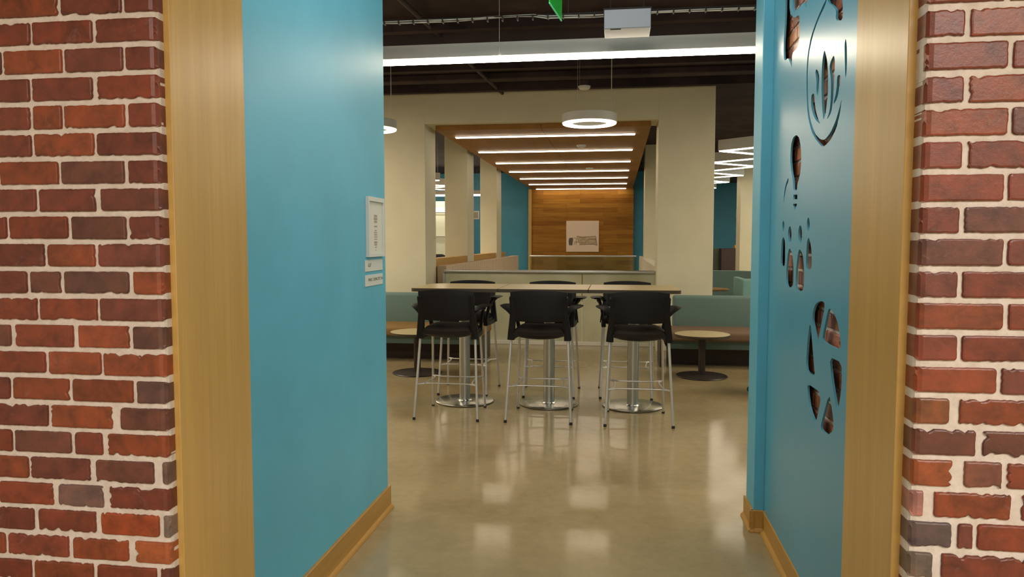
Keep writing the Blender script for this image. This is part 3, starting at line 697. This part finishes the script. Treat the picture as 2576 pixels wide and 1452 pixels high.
# poster on the plank wall
t = thing('poster', 'square pale poster with a small grey technical sketch on the plank wall', 'poster', (-1.02, 22.14, 1.16))
at('sheet', box(-1.506, -.538, 22.118, 22.1498, 1.165, 2.083, .004, 1), M['canvas'], t)
bm = bmesh.new()
def ln(bm, pts, w=.012):
    sx, sz = lambda u: -1.506+u*.968, lambda v: 1.165+(1-v)*.918
    for a, b_ in zip(pts, pts[1:]):
        ax, az, bx_, bz = sx(a[0]), sz(a[1]), sx(b_[0]), sz(b_[1]); L = math.hypot(bx_-ax, bz-az) or 1
        nx, nz = -(bz-az)/L*w/2, (bx_-ax)/L*w/2
        prism(bm, [(ax+nx, az+nz), (bx_+nx, bz+nz), (bx_-nx, bz-nz), (ax-nx, az-nz)], 'y', 22.1165, 22.1181)
ln(bm, [(.33, .50), (.36, .49), (.45, .54), (.62, .52), (.90, .495), (.945, .79)], .02)
ln(bm, [(.33, .50), (.34, .60), (.40, .68), (.43, .72), (.60, .73), (.665, .60), (.90, .58)])
ln(bm, [(.40, .77), (.66, .76), (.83, .755), (.945, .79)], .022); ln(bm, [(.45, .60), (.62, .61), (.60, .70), (.46, .70), (.45, .60)])
ln(bm, [(.67, .61), (.70, .58), (.90, .59), (.91, .72), (.69, .73), (.67, .61)]); ln(bm, [(.22, .55), (.31, .56), (.31, .75), (.23, .74)], .014); ln(bm, [(.24, .69), (.38, .68)], .02); ln(bm, [(.42, .50), (.50, .56), (.60, .55)], .014)
at('sketch_lines', bm, M['sketch'], t)
bm = bmesh.new(); prism(bm, [(-1.506+u*.968, 1.165+(1-v)*.918) for u, v in ((.09, .57), (.11, .55), (.20, .545), (.215, .60), (.19, .79), (.09, .79), (.075, .66))], 'y', 22.1165, 22.1181)
at('sketch_wheel', bm, M['sketchdark'], t)
bm = bmesh.new(); prism(bm, [(-1.506+u*.968, 1.165+(1-v)*.918) for u, v in ((.34, .50), (.90, .50), (.94, .775), (.42, .765), (.36, .66))], 'y', 22.1172, 22.1181)
at('sketch_wash', bm, mat('beige_sketch_wash', (.58, .45, .30, 1), .8), t)

# ------------------------------------------------------------ light fixtures
def cable(bm, p, q, r=.0016): return tube(bm, [p, q], r, 6)
t = thing('linear_pendant', 'long straight pendant light glowing along its underside across the room', 'ceiling light', (-.35, 4.8, 2.75))
at('housing', box(-4.6, 3.9, 4.765, 4.835, 2.668, 2.755, .002, 1), M['housing'], t)
at('lens', box(-4.6, 3.9, 4.770, 4.830, 2.640, 2.668, .007, 2), M['light'], t)
for x in (-3.4, -.757, 1.9):
    bm = bmesh.new(); cable(bm, (x, 4.757, 2.73), (x, 4.757, CEIL), .0011); g = at('suspension_cable', bm, M['silver'], t)
    gg = link('cable_gripper', lathe(bmesh.new(), [(0, 2.668), (.0055, 2.668), (.0045, 2.70), (.0014, 2.735), (0, 2.735)], 10, (x, 4.757)), M['white'], g, smooth=True)
def ring(x, y, z, cab, lab):
    t = thing('ring_pendant', lab, 'ceiling light', (x, y, z), 0, 'ring pendants over the round tables')
    link('housing', lathe(bmesh.new(), [(.292, .010), (.297, .012), (.297, .100), (.293, .104), (.194, .104), (.190, .10), (.190, .012), (.194, .010), (.292, .010)], 64), M['housing'], t, smooth=True)
    link('lens', lathe(bmesh.new(), [(.290, .010), (.288, -.002), (.280, -.006), (.206, -.006), (.198, -.002), (.196, .010), (.290, .010)], 64), M['ringlight'], t, smooth=True)
    for a in (cab, cab+2*pi/3, cab+4*pi/3):
        r = .0045 if a == cab else .0012
        px, py = .235*cos(a), .235*sin(a)
        link('cable', cable(bmesh.new(), (px, py, .10), (px, py, CEIL-z), r), M['cable'] if a == cab else M['silver'], t)
ring(-.310, 8.16, 2.75, 0, 'glowing white ring pendant hanging in front of the portal, whole ring visible')
ring(-2.800, 8.24, 2.75, .15, 'glowing white ring pendant at the left edge, partly hidden by the blue wall')
def zigzag(lefts, rights, lab):
    P = []
    for a, b_ in zip(rights, lefts): P += [a, b_]
    P.append(rights[len(lefts)])
    xc = sum(p[0] for p in P)/len(P); yc = sum(p[1] for p in P)/len(P)
    t = thing('zigzag_light', lab, 'ceiling light', (xc, yc, 2.75))
    def ribbon(w, z0, z1):
        bm = bmesh.new(); Lp, Rp = [], []
        for i, p in enumerate(P):
            d1 = Vector((P[i][0]-P[i-1][0], P[i][1]-P[i-1][1])).normalized() if i else None
            d2 = Vector((P[i+1][0]-P[i][0], P[i+1][1]-P[i][1])).normalized() if i < len(P)-1 else None
            d1 = d1 or d2; d2 = d2 or d1
            n1 = Vector((-d1.y, d1.x)); n2 = Vector((-d2.y, d2.x)); m_ = (n1+n2).normalized(); k = min(2.6, 1/max(.25, m_.dot(n1)))
            Lp.append((p[0]+m_.x*w/2*k, p[1]+m_.y*w/2*k)); Rp.append((p[0]-m_.x*w/2*k, p[1]-m_.y*w/2*k))
        for i in range(len(P)-1):
            prism(bm, [Lp[i], Lp[i+1], Rp[i+1], Rp[i]], 'z', z0, z1)
        return bm
    at('housing', ribbon(.065, 2.765, 2.915), M['housing'], t); at('lens', ribbon(.045, 2.750, 2.765), M['zigzaglight'], t)
    for p in P[::2]:
        at('suspension_cable', cable(bmesh.new(), (p[0], p[1], 2.91), (p[0], p[1], CEIL)), M['silver'], t)
zigzag([(1.46, 10.93), (1.50, 12.52), (1.50, 14.15), (1.50, 15.75), (1.50, 17.35)], [(2.45, 10.05), (2.42, 11.72), (2.37, 13.23), (2.39, 15.0), (2.36, 16.65), (2.33, 18.45)], 'long zigzag pendant light glowing on its underside, right of the portal')
zigzag([(-4.75, 12.9), (-4.75, 14.5), (-4.75, 16.1), (-4.75, 17.7)], [(-3.75, 12.1), (-3.75, 13.7), (-3.75, 15.3), (-3.75, 16.9), (-3.75, 18.5)], 'zigzag pendant light glimpsed between the left columns')
t = thing('linear_pendant', 'distant straight pendant light seen between the left columns', 'ceiling light', (-4.8, 20.5, 2.75))
at('housing', box(-6.2, -3.6, 20.46, 20.54, 2.79, 2.90), M['housing'], t); at('lens', box(-6.2, -3.6, 20.46, 20.54, 2.75, 2.79), M['light'], t)
for x in (-5.9, -3.9): at('suspension_cable', cable(bmesh.new(), (x, 20.5, 2.9), (x, 20.5, CEIL)), M['silver'], t)

# exit sign, hung box, detectors
t = thing('exit_sign', 'green acrylic exit sign blade hanging at the top edge', 'sign', (-.317, 3.74, 2.62))
d = Vector((.030, .254, 0)).normalized(); nn = Vector((-d.y, d.x, 0))
bm = bmesh.new(); a = Vector((-.332, 3.617, 2.62)); b_ = a+d*.30
v1 = [a+nn*.003, b_+nn*.003, b_-nn*.003, a-nn*.003]
prism(bm, [(p.x, p.y) for p in v1], 'z', 2.624, 2.83); at('blade', bm, M['green'], t)
bm = bmesh.new(); prism(bm, [(p.x, p.y) for p in v1], 'z', 2.619, 2.624); at('lit_edge', bm, M['green_edge'], t)
bm = bmesh.new(); v2 = [a+nn*.02-d*.01, b_+nn*.02+d*.01, b_-nn*.02+d*.01, a-nn*.02-d*.01]; prism(bm, [(p.x, p.y) for p in v2], 'z', 2.83, 2.88); at('top_housing', bm, M['silver'], t)
m_ = (a+b_)/2; at('stem', tube(bmesh.new(), [(m_.x, m_.y, 2.88), (m_.x, m_.y, CEIL)], .008), M['silver'], t)
t = thing('ceiling_unit', 'white rectangular box with a small dark slot hanging under the cable run', 'electrical box', (.045, 4.45, 2.70))
at('case', box(-.085, .178, 4.35, 4.555, 2.693, 2.800, .004, 2), M['box'], t)
at('slot', box(-.050, .010, 4.362, 4.367, 2.690, 2.6935), M['caulk'], t)
at('mounting_plate', box(-.09, .183, 4.36, 4.50, 2.800, 2.812), M['caulk'], t)
for x in (-.05, .14): at('hanger_rod', tube(bmesh.new(), [(x, 4.45, 2.81), (x, 4.45, CEIL)], .004, 8), M['caulk'], t)
def detector(x, y, z, lab, stem=0):
    t = thing('smoke_detector', lab, 'smoke detector', (x, y, z), 0, 'ceiling smoke detectors')
    link('body', lathe(bmesh.new(), [(0, -.045), (.045, -.043), (.070, -.028), (.078, -.006), (.078, 0), (0, 0)], 32), M['white'], t, smooth=True)
    if stem: link('base_cup', lathe(bmesh.new(), [(0, 0), (.060, 0), (.055, stem), (0, stem)], 24), M['dark2'], t, smooth=True)
detector(-.425, 9.45, CEIL-.12, 'white round smoke detector on the dark ceiling in front of the portal', .12)
detector(-.585, 12.10, 3.03, 'round smoke detector in the wood ceiling between the first two light bars')
detector(-.595, 15.85, 3.03, 'round smoke detector farther back in the wood ceiling')

# cable run with straps
t = thing('cable_run', 'white cables strapped under a dark wire along the top of the room', 'cable', (-.3, 4.5, 2.83))
wob = lambda x: 2.822+.006*sin(x*1.7)-.010*x*.6
for k in range(3):
    r0 = random.Random(k); ph = r0.uniform(0, 6); pts = []
    for i in range(90):
        x = -3.6+i*.072; sag = .006*sin(x*7+ph)*(1 if k else .6)*(1 if x < 0 else .35)+(.012*max(0, sin((x+1.4)*2.2)) if x < -.5 else 0)
        pts.append((x, 4.50+.008*k, wob(x)+sag-.002*k))
    at('cable_strand', tube(bmesh.new(), pts, .0036, 6), M['cable'], t, smooth=True)
at('support_wire', tube(bmesh.new(), [(x*.1, 4.50, wob(x*.1)+.012) for x in range(-36, 29)], .004, 6), M['caulk'], t)
for i in range(70):
    x = -3.55+i*.092
    if i == 0: st = at('strap', box(-.004, .004, 4.492, 4.528, -.012, .014), M['caulk'], t); sl = st.location.copy(); q = st
    else: q = st.copy(); C.objects.link(q)
    q.location = sl+Vector((x, 0, wob(x)))
for i in range(5):
    x = -3.2+1.45*i; at('hanger_rod', tube(bmesh.new(), [(x, 4.5, wob(x)+.01), (x, 4.5, CEIL)], .003, 6), M['caulk'], t)

# open ceiling services
def duct(lab, x0, x1, y0, y1, z0, z1, m_=None):
    tag(link('duct', box(x0, x1, y0, y1, z0, z1, .01, 1), m_ or M['dark2']), lab, 'duct')
duct('wide dark duct just behind the linear pendant', -8.9, 6.9, 7.15, 7.55, 3.34, CEIL-.004)
duct('dark duct running across in front of the portal', -8.9, 6.9, 9.05, 9.25, 3.46, CEIL-.004, M['dark'])
duct('dark duct running away on the far right ceiling', 3.0, 3.6, 9.6, 22, 3.15, CEIL-.004)
for i, (x, z) in enumerate(((-1.9, 3.47), (2.2, 3.44))):
    tag(link('ceiling_pipe', tube(bmesh.new(), [(x, 4.2, z), (x+.35, 10.0, z)], .022, 10), M['dark2'], smooth=True), ['thin dark pipe along the left ceiling', 'thin dark pipe along the right ceiling'][i], 'pipe')
for i, y in enumerate((4.3, 5.6, 6.9, 8.5, 9.7)):
    tag(link('ceiling_joist', box(-8.9, 6.9, y-.05, y+.05, 3.44, CEIL), M['dark']), ['dark ceiling joist nearest the exit sign', 'second dark ceiling joist from the exit sign', 'dark ceiling joist before the wide duct', 'dark ceiling joist behind the wide duct', 'dark ceiling joist nearest the portal'][i], 'joist', 'dark ceiling joists')

# ------------------------------------------------------------ right background
t = thing('booth_sofa', 'curved high-backed teal booth sofa right of the portal', 'sofa', (1.9, 12.3, 0))
bm = bmesh.new(); path = smooth_path([(1.30, 12.75, 0), (1.7, 12.85, 0), (2.15, 12.7, 0), (2.5, 12.3, 0), (2.6, 12.0, 0), (2.65, 11.7, 0)], 6)
Lp, Rp = [], []
for i, p in enumerate(path):
    a = path[max(i-1, 0)]; b_ = path[min(i+1, len(path)-1)]; d = (b_-a).normalized(); n_ = Vector((-d.y, d.x, 0)); Lp.append(p+n_*.10); Rp.append(p-n_*.10)
for i in range(len(path)-1): prism(bm, [(Lp[i].x, Lp[i].y), (Lp[i+1].x, Lp[i+1].y), (Rp[i+1].x, Rp[i+1].y), (Rp[i].x, Rp[i].y)], 'z', .1, .985)
bmesh.ops.remove_doubles(bm, verts=bm.verts, dist=.001); at('backrest', bm, M['teal'], t)
bm = bmesh.new()
for i in range(len(path)-1):
    q = [Rp[i], Rp[i+1]]; n0 = (Rp[i]-Lp[i]).normalized()*.5; n1 = (Rp[i+1]-Lp[i+1]).normalized()*.5
    prism(bm, [(Rp[i].x, Rp[i].y), (Rp[i+1].x, Rp[i+1].y), (Rp[i+1].x+n1.x, Rp[i+1].y+n1.y), (Rp[i].x+n0.x, Rp[i].y+n0.y)], 'z', .1, .45)
at('seat', bm, M['rose'], t)
t = thing('lounge_chair', 'square light teal lounge chair back beside the blue wall end on the right', 'chair', (1.98, 10.85, 0))
at('backrest', box(1.715, 2.26, 10.55, 10.75, 0, .955, .03, 3), M['teal_light'], t, smooth=True)
at('side', box(1.715, 1.80, 10.755, 11.35, .10, .955, .02, 2), M['teal_light'], t, smooth=True)
at('seat', box(1.81, 2.26, 10.76, 11.35, .15, .45, .03, 3), M['teal_light'], t, smooth=True)
t = thing('booth_table', 'round brown table inside the curved booth', 'table', (1.42, 11.75, 0))
link('tabletop', lathe(bmesh.new(), [(0, .725), (.285, .725), (.295, .735), (.29, .750), (0, .750)], 40), M['ochre'], t, smooth=True)
link('pedestal', lathe(bmesh.new(), [(0, 0), (.24, 0), (.24, .015), (.04, .03), (.04, .725), (0, .725)], 24), M['blackmetal'], t, smooth=True)
t = thing('storage_cabinet', 'dark brown cabinet against the distance under the blue wall on the right', 'cabinet', (2.85, 18.2, 0))
at('body', box(2.43, 3.3, 18.02, 18.45, 0, 1.31, .004, 1), M['cabinet'], t)
for k in (0, 1): 
    dd = at('door', box(2.44+.43*k, 2.86+.43*k, 18.0, 18.018, .03, 1.29, .002, 1), M['cabinet'], t)
t2 = tag(link('partition_panel', box(1.75, 2.40, 18.1, 18.16, 0, 1.31, .004, 1), M['greenboard']), 'dark green low partition beside the brown cabinet', 'partition')
tag(link('storage_bin', box(2.76, 2.98, 18.08, 18.32, 1.31, 1.385, .008, 2), M['yellow']), 'small yellow bin on top of the dark brown cabinet', 'bin')
def frame_pic(x0, x1, z0, z1, lab):
    t = thing('picture_frame', lab, 'picture', ((x0+x1)/2, 22.28, z0)); f = .035
    bm = bmesh.new()
    for a in ((x0, x1, z0, z0+f), (x0, x1, z1-f, z1), (x0, x0+f, z0+f, z1-f), (x1-f, x1, z0+f, z1-f)): bx(bm, a[0], a[1], 22.27, 22.298, a[2], a[3])
    at('frame', bm, M['plate'], t); at('picture', box(x0+f, x1-f, 22.285, 22.298, z0+f, z1-f), M['inklight'], t)
frame_pic(-4.43, -4.17, 2.145, 2.40, 'small square white-framed picture on the far blue wall, left')
frame_pic(3.42, 3.68, 2.16, 2.41, 'small square white-framed picture on the far blue wall, right')

# ------------------------------------------------------------ left background between the columns
tag(link('glass_board', box(-6.6, -4.62, 20.9, 20.94, 0, 2.30), M['screenwall']), 'tall pale green glass board seen between the left columns', 'board')
t = thing('lit_soffit', 'brightly lit soffit band above the pale glass board', 'soffit light', (-5.6, 20.9, 2.3))
at('body', box(-6.6, -4.62, 20.80, 21.0, 2.46, 2.62), M['cream'], t); at('lens', box(-6.6, -4.62, 20.82, 20.98, 2.32, 2.46), emit('warm_cove_light', (1, .82, .58, 1), 1.6), t)
tag(link('shelf', box(-6.5, -4.64, 20.84, 20.90, 1.62, 1.66), M['silver']), 'thin grey shelf rail on the pale glass board', 'shelf')

# ------------------------------------------------------------ lighting
def area(name, loc, sx, sy, power, col, rot=(0, 0, 0)):
    L = bpy.data.lights.new(name, 'AREA'); L.shape = 'RECTANGLE'; L.size = sx; L.size_y = sy; L.energy = power; L.color = col
    o = bpy.data.objects.new(name, L); C.objects.link(o); o.location = loc; o.rotation_euler = rot; return o
W = (1, .86, .64)
area('lobby_light', (-.8, -2.2, 3.25), 2.0, 1.2, 45, (1, .95, .90))
area('lobby_light', (1.8, -1.9, 3.25), 2.0, 1.2, 98, (1, .95, .90))
area('passage_fill', (-.25, 2.9, 3.45), 1.2, .9, 17, (1, .93, .84))  # unseen fill added above the passage to brighten the blue walls
area('room_fill', (-5.8, 7.5, 3.4), 3.0, 3.0, 160, W)  # unseen fill lamps added on both sides of the room, no fixtures modelled
area('room_fill', (4.5, 7.5, 3.4), 3.0, 3.0, 160, W)
area('room_fill', (4.6, 15, 3.4), 3.0, 4.0, 180, W)
area('room_fill', (-6.2, 15, 3.4), 3.0, 4.0, 180, W)
area('atrium_light', (-1.03, 16, -1), 2, 5, 30, W)
w = bpy.data.worlds.new('world'); SC.world = w; w.use_nodes = True
w.node_tree.nodes['Background'].inputs[0].default_value = (.9, .8, .65, 1); w.node_tree.nodes['Background'].inputs[1].default_value = .02

SC.view_settings.view_transform = 'Standard'; SC.view_settings.look = 'None'
SC.view_settings.exposure = .85; SC.view_settings.gamma = 1; SC.view_settings.use_curve_mapping = False
SC.cycles.use_denoising = True
SC.cycles.max_bounces = 8; SC.cycles.diffuse_bounces = 4; SC.cycles.glossy_bounces = 4
SC.cycles.sample_clamp_indirect = 6
bpy.context.view_layer.update()
